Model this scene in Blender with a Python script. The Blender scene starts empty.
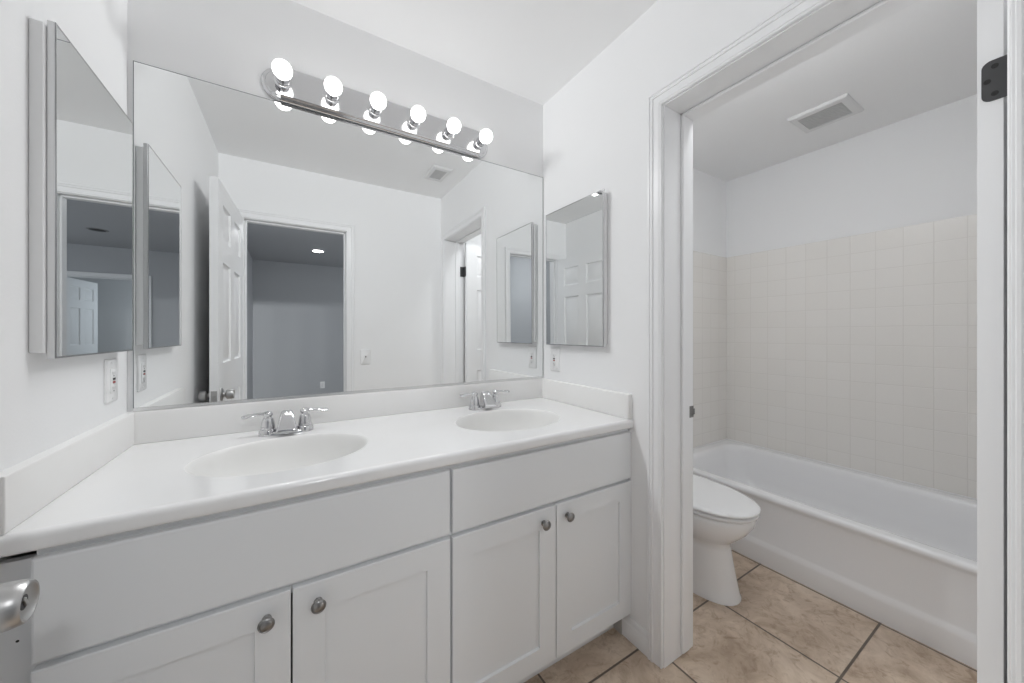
import bpy, bmesh, math, random
from mathutils import Vector, Matrix
PI = math.pi
scene = bpy.context.scene
COL = scene.collection

# ------------------------------------------------------------------ camera
F_PX, YAW, SHIFT = 355.6365, math.radians(31.5856), 7.7095
cam_d = bpy.data.cameras.new('camera')
cam = bpy.data.objects.new('camera', cam_d)
COL.objects.link(cam)
cam_d.sensor_width = 36.0
cam_d.sensor_fit = 'HORIZONTAL'
cam_d.lens = F_PX * 36.0 / 1024.0
cam_d.shift_y = -SHIFT / 1024.0
cam_d.clip_start = 0.01
cam.location = (0.4276, -1.5261, 1.2)
cam.rotation_euler = (PI / 2, 0, -YAW)
scene.camera = cam

# ------------------------------------------------------------------ light and exposure
BULB = 2.2           # glow of the six vanity bulbs' glass
BULB_WATT = 2.42      # light of each bulb's filament
TUB_FILL = 41.0      # added unseen dome lamp, fill light for the tub room, behind the door header
BED_FILL = 90.0      # added unseen bedroom dome lamp, fill for the vanity fronts through the entry doorway
BED_WINDOW_FILL = 20.0    # fill light in an added, unseen bedroom window opening
HALL_FILL = 12.0  # added bluish fill light in the hall behind the bedroom
CAN_LIGHT = 25.0
scene.view_settings.view_transform = 'Standard'
scene.view_settings.look = 'None'
scene.view_settings.exposure = 0.0
scene.view_settings.gamma = 1.0
scene.view_settings.use_curve_mapping = False
w = bpy.data.worlds.new('world')
scene.world = w
w.use_nodes = True
w.node_tree.nodes['Background'].inputs[0].default_value = (0.75, 0.86, 1.0, 1)
w.node_tree.nodes['Background'].inputs[1].default_value = 1.0
cy = scene.cycles
cy.max_bounces = 14
cy.diffuse_bounces = 8
cy.glossy_bounces = 8
cy.sample_clamp_indirect = 6.0
cy.use_denoising = True

def area_light(name, loc, rot, sx, sy, power, color):
    d = bpy.data.lights.new(name, 'AREA')
    d.shape = 'RECTANGLE'; d.size = sx; d.size_y = sy
    d.energy = power; d.color = color
    o = bpy.data.objects.new(name, d)
    o.location = loc; o.rotation_euler = rot
    COL.objects.link(o)
    return o

# added unseen fill panels: one in the bedroom's window opening, one in the windowless hall
area_light('bedroom_window_fill', (3.58, -3.7, 1.45), (0, PI / 2, 0), 1.3, 1.7, BED_WINDOW_FILL, (0.90, 0.95, 1.0))
area_light('hall_fill', (0.92, -6.9, 1.5), (0, -PI / 2, 0), 1.2, 1.0, HALL_FILL, (0.84, 0.93, 1.0))

# ------------------------------------------------------------------ materials
def new_mat(name, color, rough=0.5, metal=0.0, spec=0.5, coat=0.0):
    m = bpy.data.materials.new(name)
    m.use_nodes = True
    b = m.node_tree.nodes['Principled BSDF']
    b.inputs['Base Color'].default_value = (*color, 1)
    b.inputs['Roughness'].default_value = rough
    b.inputs['Metallic'].default_value = metal
    b.inputs['Specular IOR Level'].default_value = spec
    b.inputs['Coat Weight'].default_value = coat
    return m

def add_noise_bump(m, scale, strength, dist=0.002, detail=3.0):
    nt = m.node_tree
    b = nt.nodes['Principled BSDF']
    tc = nt.nodes.new('ShaderNodeTexCoord')
    n = nt.nodes.new('ShaderNodeTexNoise')
    n.inputs['Scale'].default_value = scale
    n.inputs['Detail'].default_value = detail
    bp = nt.nodes.new('ShaderNodeBump')
    bp.inputs['Strength'].default_value = strength
    bp.inputs['Distance'].default_value = dist
    nt.links.new(tc.outputs['Object'], n.inputs['Vector'])
    nt.links.new(n.outputs['Fac'], bp.inputs['Height'])
    nt.links.new(bp.outputs['Normal'], b.inputs['Normal'])
    return m

def add_tint(m, c1, c2, scale, detail=4.0):
    nt = m.node_tree
    b = nt.nodes['Principled BSDF']
    tc = nt.nodes.new('ShaderNodeTexCoord')
    n = nt.nodes.new('ShaderNodeTexNoise')
    n.inputs['Scale'].default_value = scale
    n.inputs['Detail'].default_value = detail
    r = nt.nodes.new('ShaderNodeValToRGB')
    r.color_ramp.elements[0].position = 0.35
    r.color_ramp.elements[0].color = (*c1, 1)
    r.color_ramp.elements[1].position = 0.65
    r.color_ramp.elements[1].color = (*c2, 1)
    nt.links.new(tc.outputs['Object'], n.inputs['Vector'])
    nt.links.new(n.outputs['Fac'], r.inputs['Fac'])
    nt.links.new(r.outputs['Color'], b.inputs['Base Color'])
    return m

M = {}
M['wall'] = add_noise_bump(new_mat('wall_paint', (0.84, 0.842, 0.846), 0.75, spec=0.3), 160, 0.25, 0.0012)
M['ceil'] = add_noise_bump(new_mat('ceiling_paint', (0.86, 0.86, 0.862), 0.85, spec=0.2), 120, 0.22, 0.0012)
M['trim'] = add_noise_bump(new_mat('trim_enamel', (0.83, 0.833, 0.84), 0.35), 40, 0.05, 0.0005)
M['door'] = add_noise_bump(new_mat('door_enamel', (0.83, 0.833, 0.838), 0.55), 60, 0.05, 0.0005)
M['cab'] = add_noise_bump(new_mat('cabinet_paint', (0.775, 0.788, 0.80), 0.38), 50, 0.04, 0.0005)
M['cab_in'] = add_noise_bump(new_mat('cabinet_board', (0.45, 0.44, 0.42), 0.7), 90, 0.1, 0.0005)
M['marble'] = add_tint(new_mat('cultured_marble', (0.80, 0.795, 0.79), 0.16, coat=0.3), (0.815, 0.812, 0.81), (0.83, 0.828, 0.828), 6)
M['marble2'] = add_tint(new_mat('cultured_marble_splash', (0.78, 0.77, 0.755), 0.42), (0.835, 0.828, 0.815), (0.85, 0.845, 0.838), 6)
M['basin'] = add_tint(new_mat('basin_marble_shaded', (0.77, 0.765, 0.755), 0.38), (0.755, 0.75, 0.735), (0.77, 0.765, 0.755), 6)  # darker copy of the counter marble; bowl shade is put into the colour
M['porcelain'] = add_noise_bump(new_mat('porcelain', (0.86, 0.862, 0.87), 0.12, coat=0.4), 8, 0.02, 0.001)
M['seat'] = add_noise_bump(new_mat('toilet_plastic', (0.86, 0.862, 0.868), 0.2), 8, 0.02, 0.001)
M['tub'] = add_noise_bump(new_mat('tub_enamel', (0.855, 0.855, 0.865), 0.25, coat=0.3), 7, 0.03, 0.001)
M['plate'] = add_noise_bump(new_mat('cover_plastic', (0.82, 0.82, 0.82), 0.3), 20, 0.02, 0.0005)
M['slot'] = add_noise_bump(new_mat('dark_slot', (0.012, 0.012, 0.012), 0.5), 20, 0.02)
M['red'] = add_noise_bump(new_mat('red_button', (0.35, 0.05, 0.04), 0.4), 20, 0.02)
M['hinge'] = add_noise_bump(new_mat('dark_bronze', (0.075, 0.075, 0.078), 0.5, metal=0.3), 200, 0.1, 0.0004)
M['pewter'] = add_noise_bump(new_mat('pewter', (0.30, 0.295, 0.29), 0.3, metal=1.0), 120, 0.08, 0.0004)
M['nickel'] = add_noise_bump(new_mat('satin_nickel', (0.50, 0.495, 0.49), 0.36, metal=1.0), 200, 0.06, 0.0003)
M['plated'] = add_noise_bump(new_mat('lamp_plating', (0.70, 0.70, 0.71), 0.13, metal=1.0), 120, 0.02, 0.0003)
M['chrome'] = add_noise_bump(new_mat('chrome', (0.68, 0.68, 0.69), 0.08, metal=1.0), 60, 0.01, 0.0003)
M['alu'] = add_noise_bump(new_mat('brushed_trim', (0.72, 0.72, 0.72), 0.25, metal=1.0), 150, 0.03, 0.0003)
M['mirror'] = add_noise_bump(new_mat('mirror_silver', (0.87, 0.88, 0.88), 0.0, metal=1.0), 2, 0.0, 0.0)
M['edge'] = add_noise_bump(new_mat('cut_glass_edge', (0.22, 0.235, 0.235), 0.3), 60, 0.02, 0.0003)
M['steel'] = add_noise_bump(new_mat('polished_steel_rim', (0.70, 0.70, 0.705), 0.3, metal=1.0), 150, 0.03, 0.0003)
M['bezel'] = add_noise_bump(new_mat('dark_steel_bezel', (0.36, 0.36, 0.365), 0.35, metal=1.0), 150, 0.03, 0.0003)
M['white_metal'] = add_noise_bump(new_mat('white_enamel_steel', (0.84, 0.842, 0.845), 0.35), 40, 0.03, 0.0005)
M['vent'] = add_noise_bump(new_mat('vent_plastic', (0.74, 0.74, 0.74), 0.5), 40, 0.03, 0.0005)
M['grille'] = add_noise_bump(new_mat('grille_plastic', (0.55, 0.55, 0.55), 0.6), 40, 0.03, 0.0005)
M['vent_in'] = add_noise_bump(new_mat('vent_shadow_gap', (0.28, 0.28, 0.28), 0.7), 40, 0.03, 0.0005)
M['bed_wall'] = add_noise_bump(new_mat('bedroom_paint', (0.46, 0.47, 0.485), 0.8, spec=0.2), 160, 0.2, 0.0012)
M['carpet'] = add_noise_bump(new_mat('bedroom_carpet', (0.36, 0.34, 0.32), 0.95, spec=0.1), 700, 0.8, 0.006)

def emit_mat(name, color, strength):
    m = bpy.data.materials.new(name)
    m.use_nodes = True
    nt = m.node_tree
    b = nt.nodes['Principled BSDF']
    b.inputs['Base Color'].default_value = (0.9, 0.9, 0.9, 1)
    b.inputs['Roughness'].default_value = 0.3
    b.inputs['Emission Color'].default_value = (*color, 1)
    b.inputs['Emission Strength'].default_value = strength
    n = nt.nodes.new('ShaderNodeTexNoise')
    n.inputs['Scale'].default_value = 3.0
    r = nt.nodes.new('ShaderNodeValToRGB')
    r.color_ramp.elements[0].color = (0.88, 0.88, 0.88, 1)
    r.color_ramp.elements[1].color = (0.92, 0.92, 0.92, 1)
    nt.links.new(n.outputs['Fac'], r.inputs['Fac'])
    nt.links.new(r.outputs['Color'], b.inputs['Base Color'])
    return m
M['dome'] = emit_mat('fill_lamp_dome', (0.965, 0.985, 1.0), TUB_FILL)
M['dome_bed'] = emit_mat('bedroom_fill_dome', (0.965, 0.985, 1.0), BED_FILL)
M['can'] = emit_mat('can_lens', (1.0, 0.98, 0.95), CAN_LIGHT)

def math_node(nt, op, a, b=None, c=None):
    n = nt.nodes.new('ShaderNodeMath')
    n.operation = op
    for i, v in enumerate((a, b, c)):
        if v is None:
            continue
        if isinstance(v, (int, float)):
            n.inputs[i].default_value = v
        else:
            nt.links.new(v, n.inputs[i])
    return n.outputs[0]

def bulb_mat():
    """Thin glowing glass: gives off light and lets the light of the filament inside out."""
    m = bpy.data.materials.new('glowing_glass')
    m.use_nodes = True
    nt = m.node_tree
    out = nt.nodes['Material Output']
    nt.nodes.remove(nt.nodes['Principled BSDF'])
    e = nt.nodes.new('ShaderNodeEmission')
    e.inputs['Color'].default_value = (1.0, 0.99, 0.975, 1)
    n = nt.nodes.new('ShaderNodeTexNoise')
    n.inputs['Scale'].default_value = 30
    nt.links.new(math_node(nt, 'MULTIPLY_ADD', n.outputs['Fac'], BULB * 0.1, BULB), e.inputs['Strength'])
    t = nt.nodes.new('ShaderNodeBsdfTransparent')
    a = nt.nodes.new('ShaderNodeAddShader')
    nt.links.new(e.outputs[0], a.inputs[0])
    nt.links.new(t.outputs[0], a.inputs[1])
    nt.links.new(a.outputs[0], out.inputs['Surface'])
    return m
M['bulb'] = bulb_mat()

def grid_mat(name, ax_a, ax_b, off_a, off_b, size_a, size_b, grout_a, grout_b, build_tile, grout_col, rough, bump=0.6, dist=0.002):
    """Square tiles from object coordinates: axis names, where a joint lies, tile pitch, joint width."""
    m = new_mat(name, (0.5, 0.5, 0.5), rough)
    nt = m.node_tree
    b = nt.nodes['Principled BSDF']
    tc = nt.nodes.new('ShaderNodeTexCoord')
    sp = nt.nodes.new('ShaderNodeSeparateXYZ')
    nt.links.new(tc.outputs['Object'], sp.inputs[0])
    def joint(ax, off, size, g):
        v = math_node(nt, 'DIVIDE', math_node(nt, 'SUBTRACT', sp.outputs[ax], off), size)
        fl = math_node(nt, 'FLOOR', math_node(nt, 'ADD', v, 0.5))
        d = math_node(nt, 'MULTIPLY', math_node(nt, 'ABSOLUTE', math_node(nt, 'SUBTRACT', v, fl)), size)
        mr = nt.nodes.new('ShaderNodeMapRange')
        mr.interpolation_type = 'SMOOTHSTEP'
        mr.inputs['From Min'].default_value = g * 0.32
        mr.inputs['From Max'].default_value = g * 0.62
        nt.links.new(d, mr.inputs['Value'])
        return mr.outputs[0], math_node(nt, 'FLOOR', v)
    ja, ia = joint(ax_a, off_a, size_a, grout_a)
    jb, ib = joint(ax_b, off_b, size_b, grout_b)
    tile = math_node(nt, 'MULTIPLY', ja, jb)
    tile_col, height = build_tile(nt, tc, ia, ib)
    mix = nt.nodes.new('ShaderNodeMix')
    mix.data_type = 'RGBA'
    nt.links.new(tile, mix.inputs['Factor'])
    mix.inputs[6].default_value = (*grout_col, 1)
    nt.links.new(tile_col, mix.inputs[7])
    nt.links.new(mix.outputs[2], b.inputs['Base Color'])
    bp = nt.nodes.new('ShaderNodeBump')
    bp.inputs['Strength'].default_value = bump
    bp.inputs['Distance'].default_value = dist
    h = math_node(nt, 'ADD', tile, height) if height is not None else tile
    nt.links.new(h, bp.inputs['Height'])
    nt.links.new(bp.outputs['Normal'], b.inputs['Normal'])
    return m

def stone_tile(nt, tc, ia, ib):
    # each tile samples its own patch of mottled stone
    cx = nt.nodes.new('ShaderNodeCombineXYZ')
    nt.links.new(math_node(nt, 'MULTIPLY', ia, 3.7), cx.inputs[0])
    nt.links.new(math_node(nt, 'MULTIPLY', ib, 5.3), cx.inputs[1])
    ad = nt.nodes.new('ShaderNodeVectorMath')
    nt.links.new(tc.outputs['Object'], ad.inputs[0])
    nt.links.new(cx.outputs[0], ad.inputs[1])
    n1 = nt.nodes.new('ShaderNodeTexNoise')
    n1.inputs['Scale'].default_value = 5.5
    n1.inputs['Detail'].default_value = 9.0
    n1.inputs['Roughness'].default_value = 0.68
    n1.inputs['Distortion'].default_value = 1.1
    nt.links.new(ad.outputs[0], n1.inputs['Vector'])
    r = nt.nodes.new('ShaderNodeValToRGB')
    e = r.color_ramp.elements
    e[0].position = 0.30; e[0].color = (0.38, 0.285, 0.205, 1)
    e[1].position = 0.72; e[1].color = (0.71, 0.60, 0.495, 1)
    k = e.new(0.44); k.color = (0.51, 0.40, 0.305, 1)
    k = e.new(0.56); k.color = (0.61, 0.495, 0.39, 1)
    nt.links.new(n1.outputs['Fac'], r.inputs['Fac'])
    n2 = nt.nodes.new('ShaderNodeTexNoise')
    n2.inputs['Scale'].default_value = 17
    n2.inputs['Detail'].default_value = 8.0
    n2.inputs['Roughness'].default_value = 0.7
    n2.inputs['Distortion'].default_value = 1.3
    nt.links.new(ad.outputs[0], n2.inputs['Vector'])
    r2 = nt.nodes.new('ShaderNodeValToRGB')
    r2.color_ramp.elements[0].position = 0.36; r2.color_ramp.elements[0].color = (0.64, 0.58, 0.52, 1)
    r2.color_ramp.elements[1].position = 0.49; r2.color_ramp.elements[1].color = (1, 1, 1, 1)
    nt.links.new(n2.outputs['Fac'], r2.inputs['Fac'])
    mx = nt.nodes.new('ShaderNodeMix')
    mx.data_type = 'RGBA'; mx.blend_type = 'MULTIPLY'
    mx.inputs['Factor'].default_value = 0.75
    nt.links.new(r.outputs['Color'], mx.inputs[6])
    nt.links.new(r2.outputs['Color'], mx.inputs[7])
    return mx.outputs[2], math_node(nt, 'MULTIPLY', n2.outputs['Fac'], 0.25)

def ceramic_tile(nt, tc, ia, ib):
    cx = nt.nodes.new('ShaderNodeCombineXYZ')
    nt.links.new(ia, cx.inputs[0])
    nt.links.new(ib, cx.inputs[1])
    wn = nt.nodes.new('ShaderNodeTexWhiteNoise')
    nt.links.new(cx.outputs[0], wn.inputs['Vector'])
    r = nt.nodes.new('ShaderNodeValToRGB')
    r.color_ramp.elements[0].color = (0.815, 0.792, 0.757, 1)
    r.color_ramp.elements[1].color = (0.828, 0.806, 0.775, 1)
    nt.links.new(wn.outputs['Value'], r.inputs['Fac'])
    n = nt.nodes.new('ShaderNodeTexNoise')
    n.inputs['Scale'].default_value = 14
    nt.links.new(tc.outputs['Object'], n.inputs['Vector'])
    return r.outputs['Color'], math_node(nt, 'MULTIPLY', n.outputs['Fac'], 0.25)

M['floor'] = grid_mat('floor_stone_tile', 'X', 'Y', 2.052, -0.625, 0.4445, 0.4445, 0.008, 0.008,
                      stone_tile, (0.13, 0.105, 0.085), 0.42, 0.5, 0.003)
M['tile_far'] = grid_mat('tub_tile_side', 'Y', 'Z', -1.084, 1.807, 0.1127, 0.1127, 0.004, 0.004,
                         ceramic_tile, (0.762, 0.738, 0.702), 0.22, 0.5, 0.0012)
M['tile_end'] = grid_mat('tub_tile_end', 'X', 'Z', 3.37, 1.807, 0.1127, 0.1127, 0.004, 0.004,
                         ceramic_tile, (0.762, 0.738, 0.702), 0.22, 0.5, 0.0012)

# ------------------------------------------------------------------ mesh helpers
def world_of(o):
    v = Vector((0, 0, 0))
    while o:
        v = v + o.location
        o = o.parent
    return v

def obj(name, bm, mat, parent=None, smooth=None):
    """Link bm as one mesh object; its coordinates are world ones, kept where they are under the parent."""
    if parent:
        bmesh.ops.translate(bm, verts=bm.verts[:], vec=-world_of(parent))
    bmesh.ops.recalc_face_normals(bm, faces=bm.faces[:])
    me = bpy.data.meshes.new(name)
    bm.to_mesh(me)
    bm.free()
    me.materials.append(mat)
    if smooth is not None:
        for p in me.polygons:
            p.use_smooth = True
        me.set_sharp_from_angle(angle=math.radians(smooth))
    o = bpy.data.objects.new(name, me)
    COL.objects.link(o)
    if parent:
        o.parent = parent
    return o

def struct(name, bm, mat, parent=None, smooth=None, label=None):
    o = obj(name, bm, mat, parent, smooth)
    if not parent:
        o['kind'] = 'structure'
        if label:
            o['label'] = label
    return o

def thing(name, label, cat, loc, rotz=0.0, group=None):
    o = bpy.data.objects.new(name, None)
    o.empty_display_size = 0.05
    o.location = loc
    o.rotation_euler = (0, 0, rotz)
    o['label'] = label
    o['category'] = cat
    if group:
        o['group'] = group
    COL.objects.link(o)
    return o

def copy_tree(o, parent=None):
    c = o.copy()
    COL.objects.link(c)
    if parent:
        c.parent = parent
    for ch in [k for k in o.children]:
        copy_tree(ch, c)
    return c

def BM():
    return bmesh.new()

def add_box(bm, x0, x1, y0, y1, z0, z1, bevel=0.0, seg=2):
    vs = [bm.verts.new((x, y, z)) for x in (x0, x1) for y in (y0, y1) for z in (z0, z1)]
    idx = [(0, 1, 3, 2), (4, 6, 7, 5), (0, 4, 5, 1), (2, 3, 7, 6), (0, 2, 6, 4), (1, 5, 7, 3)]
    fs = [bm.faces.new([vs[i] for i in f]) for f in idx]
    if bevel > 0:
        es = list({e for f in fs for e in f.edges})
        bmesh.ops.bevel(bm, geom=es, offset=bevel, segments=seg, profile=0.5, affect='EDGES')
    return bm

def box(x0, x1, y0, y1, z0, z1, bevel=0.0, seg=2):
    return add_box(BM(), x0, x1, y0, y1, z0, z1, bevel, seg)

def bridge(bm, ra, rb, closed=True):
    n = len(ra)
    for i in range(n if closed else n - 1):
        j = (i + 1) % n
        bm.faces.new((ra[i], ra[j], rb[j], rb[i]))

def ring(bm, pts):
    return [bm.verts.new(p) for p in pts]

def loft(bm, rings, cap0=True, cap1=True, closed=True):
    rr = [ring(bm, r) for r in rings]
    for a, b in zip(rr, rr[1:]):
        bridge(bm, a, b, closed)
    if cap0:
        bm.faces.new(list(reversed(rr[0])))
    if cap1:
        bm.faces.new(rr[-1])
    return bm

def add_lathe(bm, prof, origin=(0, 0, 0), axis='Z', n=32, cap0=True, cap1=True):
    """prof: (radius, along) pairs turned round an axis through origin; axis may be a vector."""
    if isinstance(axis, str):
        axis = {'X': (1, 0, 0), '-X': (-1, 0, 0), 'Y': (0, 1, 0), '-Y': (0, -1, 0), 'Z': (0, 0, 1), '-Z': (0, 0, -1)}[axis]
    a = Vector(axis).normalized()
    u = a.orthogonal().normalized()
    v = a.cross(u)
    o = Vector(origin)
    rings = []
    for r, t in prof:
        r = max(r, 1e-5)
        rings.append([o + a * t + (u * math.cos(2 * PI * i / n) + v * math.sin(2 * PI * i / n)) * r for i in range(n)])
    return loft(bm, rings, cap0, cap1)

def lathe(prof, origin=(0, 0, 0), axis='Z', n=32):
    return add_lathe(BM(), prof, origin, axis, n)

def rrect(x0, x1, y0, y1, r, z, k=6):
    """Rounded rectangle, counter-clockwise, k+1 points per corner."""
    pts = []
    for cx_, cy_, a0 in ((x1 - r, y1 - r, 0), (x0 + r, y1 - r, PI / 2), (x0 + r, y0 + r, PI), (x1 - r, y0 + r, 1.5 * PI)):
        for i in range(k + 1):
            a = a0 + (PI / 2) * i / k
            pts.append((cx_ + r * math.cos(a), cy_ + r * math.sin(a), z))
    return pts

def extrude_profile(bm, prof, p0, p1, up=Vector((0, 0, 1)), side=None):
    """Closed 2D profile (side, up) swept straight from p0 to p1."""
    p0, p1 = Vector(p0), Vector(p1)
    d = (p1 - p0).normalized()
    s = side if side is not None else d.cross(up)
    return loft(bm, [[p + s * a + up * b for a, b in prof] for p in (p0, p1)])

CASING = [(0, 0), (0, 0.008), (0.002, 0.0105), (0.007, 0.0105), (0.0075, 0.0080), (0.0100, 0.0080), (0.0105, 0.0098), (0.030, 0.0120), (0.0325, 0.0120),
          (0.0330, 0.0148), (0.0355, 0.0165), (0.0400, 0.0165), (0.0430, 0.0145), (0.0450, 0.0145), (0.0455, 0.0170), (0.0520, 0.0170), (0.0550, 0.0145), (0.055, 0)]

def casing_bm(a0, a1, top, place, prof=CASING):
    """Three-sided mitred casing; place(a, z, v) maps along-wall, height, out-of-wall to a point."""
    rows = []
    for (a, z, da, dz) in ((a0, 0.0, -1, 0), (a0, top, -1, 1), (a1, top, 1, 1), (a1, 0.0, 1, 0)):
        rows.append([place(a + da * u, z + dz * u, v) for u, v in prof])
    return loft(BM(), rows)

BASE_PROF = [(0, 0), (0.013, 0), (0.013, 0.056), (0.011, 0.060), (0.009, 0.063), (0.009, 0.070), (0.006, 0.078), (0.003, 0.083), (0, 0.083)]

def panel_door_bm(w_, h, t, panels, depth=0.013, slope=0.020, flat=0.007):
    """Door leaf: width along +x, height along +z, thickness along y (0..t); raised panels on both faces."""
    bm = BM()
    xs = sorted({0, w_} | {p[0] for p in panels} | {p[1] for p in panels})
    zs = sorted({0, h} | {p[2] for p in panels} | {p[3] for p in panels})
    for face_y, sgn in ((0.0, 1.0), (t, -1.0)):
        for i in range(len(xs) - 1):
            for j in range(len(zs) - 1):
                x0, x1, z0, z1 = xs[i], xs[i + 1], zs[j], zs[j + 1]
                inside = any(p[0] <= x0 and x1 <= p[1] and p[2] <= z0 and z1 <= p[3] for p in panels)
                if not inside:
                    bm.faces.new([bm.verts.new((x, face_y, z)) for x, z in ((x0, z0), (x1, z0), (x1, z1), (x0, z1))])
        for (x0, x1, z0, z1) in panels:
            rings = []
            for ins, dy in ((0, 0), (0.005, depth * 0.8), (0.010, depth), (0.010 + flat, depth), (0.010 + flat + slope, depth * 0.25)):
                rings.append([(x, face_y + sgn * dy, z) for x, z in ((x0 + ins, z0 + ins), (x1 - ins, z0 + ins), (x1 - ins, z1 - ins), (x0 + ins, z1 - ins))])
            loft(bm, rings, cap0=False, cap1=True)
    for (a, b) in (((0, 0), (w_, 0)), ((w_, 0), (w_, h)), ((w_, h), (0, h)), ((0, h), (0, 0))):
        bm.faces.new([bm.verts.new(p) for p in ((a[0], 0, a[1]), (b[0], 0, b[1]), (b[0], t, b[1]), (a[0], t, a[1]))])
    bmesh.ops.remove_doubles(bm, verts=bm.verts[:], dist=1e-5)
    return bm

def six_panels(w_, h):
    st, mu = 0.105, 0.105
    pw = (w_ - 2 * st - mu) / 2
    cols = ((st, st + pw), (st + pw + mu, w_ - st))
    rows = ((0.19, 0.86), (1.045, 1.585), (1.705, 1.895))
    k = h / 2.0
    return [(a, b, c * k, d * k) for a, b in cols for c, d in rows]

def transform(bm, loc, rotz=0.0):
    bmesh.ops.transform(bm, matrix=Matrix.Translation(loc) @ Matrix.Rotation(rotz, 4, 'Z'), verts=bm.verts[:])
    return bm

# ------------------------------------------------------------------ room dimensions
W, H, D = 1.559, 2.4147, -1.55
X2 = 1.735               # tub-room face of the wall with the inner doorway
XT = 3.378               # tub-room far wall
JY0, JY1, JZ = -1.449, -0.727, 2.018     # inner doorway, jamb faces
EX0, EX1, EZ = 0.137, 0.780, 2.000       # entry doorway, jamb faces
DB = -1.67               # bedroom face of the entry wall
BY = -5.68               # bedroom far wall
BXL, BXR = -0.137, 3.6
JT = 0.018

# ------------------------------------------------------------------ room shell
struct('floor', box(-0.12, XT + 0.1, D - 0.06, 0.1, -0.05, 0.0), M['floor'])
struct('ceiling', box(-0.12, XT + 0.1, D - 0.12, 0.1, H, H + 0.06), M['ceil'])
struct('wall_left', box(-0.12, 0.0, D - 0.12, 0.1, 0, H), M['wall'])
struct('wall_back', box(0.0, XT, 0.0, 0.1, 0, H), M['wall'])
bm = BM()
add_box(bm, W, X2, JY1 + JT, 0.0, 0, H)
add_box(bm, W, X2, D, JY0 - JT, 0, H)
add_box(bm, W, X2, JY0 - JT, JY1 + JT, JZ + JT, H)
struct('wall_right', bm, M['wall'])
bm = BM()
add_box(bm, 0.0, EX0 - JT, DB, D, 0, H)
add_box(bm, EX1 + JT, XT, DB, D, 0, H)
add_box(bm, EX0 - JT, EX1 + JT, DB, D, EZ + JT, H)
struct('wall_front', bm, M['wall'])
struct('wall_far', box(XT, XT + 0.1, DB, 0.1, 0, H), M['wall'])

# tub surround
TT = 1.807
struct('wall_far_tile', box(3.370, XT, D + 0.001, -0.001, 0.335, TT, 0.002, 1), M['tile_far'])
struct('wall_back_tile', box(2.46, 3.370, -0.008, -0.0002, 0.0, TT, 0.002, 1), M['tile_end'])

# inner doorway frame with stop, and casings
def frame_bm(face0, face1, top, axis_lo, axis_hi, stop_lo, stop_hi, place):
    bm_ = BM()
    def b(a0, a1, c0, c1, z0, z1, bev=0.0012):
        p, q = place(a0, c0, z0), place(a1, c1, z1)
        add_box(bm_, min(p[0], q[0]), max(p[0], q[0]), min(p[1], q[1]), max(p[1], q[1]), z0, z1, bev, 1)
    b(face0 - JT, face0, axis_lo, axis_hi, 0, top)
    b(face1, face1 + JT, axis_lo, axis_hi, 0, top)
    b(face0 - JT, face1 + JT, axis_lo, axis_hi, top, top + JT)
    s = 0.011
    b(face0, face0 + s, stop_lo, stop_hi, 0.012, top, 0.003)
    b(face1 - s, face1, stop_lo, stop_hi, 0.012, top, 0.003)
    b(face0, face1, stop_lo, stop_hi, top - s, top, 0.003)
    return bm_
struct('trim_1', frame_bm(JY0, JY1, JZ, W, X2, 1.655, 1.697, lambda a, c, z: (c, a, z)), M['trim'], smooth=30,
       label='white jamb and stop of the doorway to the tub room')
struct('trim_2', casing_bm(JY0 - 0.005, JY1 + 0.005, JZ + 0.004, lambda a, z, v: (W - v, a, z)), M['trim'], smooth=35,
       label='white moulded casing around the tub room doorway')
struct('trim_3', casing_bm(JY0 - 0.005, JY1 + 0.005, JZ + 0.004, lambda a, z, v: (X2 + v, a, z)), M['trim'], smooth=35,
       label='white casing on the tub side of the inner doorway')
struct('trim_4', frame_bm(EX0, EX1, EZ, DB, D, -1.625, -1.585, lambda a, c, z: (a, c, z)), M['trim'], smooth=30,
       label='white jamb of the entry doorway seen in the mirror')
struct('trim_5', casing_bm(EX0 - 0.005, EX1 + 0.005, EZ + 0.004, lambda a, z, v: (a, D + v, z)), M['trim'], smooth=35,
       label='white moulded casing around the entry doorway')
struct('trim_6', casing_bm(EX0 - 0.005, EX1 + 0.005, EZ + 0.004, lambda a, z, v: (a, DB - v, z)), M['trim'], smooth=35,
       label='white casing on the bedroom side of the entry doorway')

# baseboards
def baseboard(name, p0, p1, inward):
    bm_ = extrude_profile(BM(), BASE_PROF, p0, p1, side=Vector(inward))
    return struct(name, bm_, M['trim'], smooth=40)
baseboard('baseboard_right', (W, -0.500, 0), (W, JY1 + 0.061, 0), (-1, 0, 0))
baseboard('baseboard_front', (EX1 + 0.061, D, 0), (W - 0.018, D, 0), (0, 1, 0))
baseboard('baseboard_left', (0, -0.60, 0), (0, D, 0), (1, 0, 0))
baseboard('baseboard_back', (X2, 0, 0), (2.459, 0, 0), (0, -1, 0))
baseboard('baseboard_tub_room', (X2, JY1 + 0.061, 0), (X2, -0.014, 0), (1, 0, 0))
baseboard('baseboard_tub_front', (X2 + 0.02, D, 0), (2.49, D, 0), (0, 1, 0))

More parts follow.
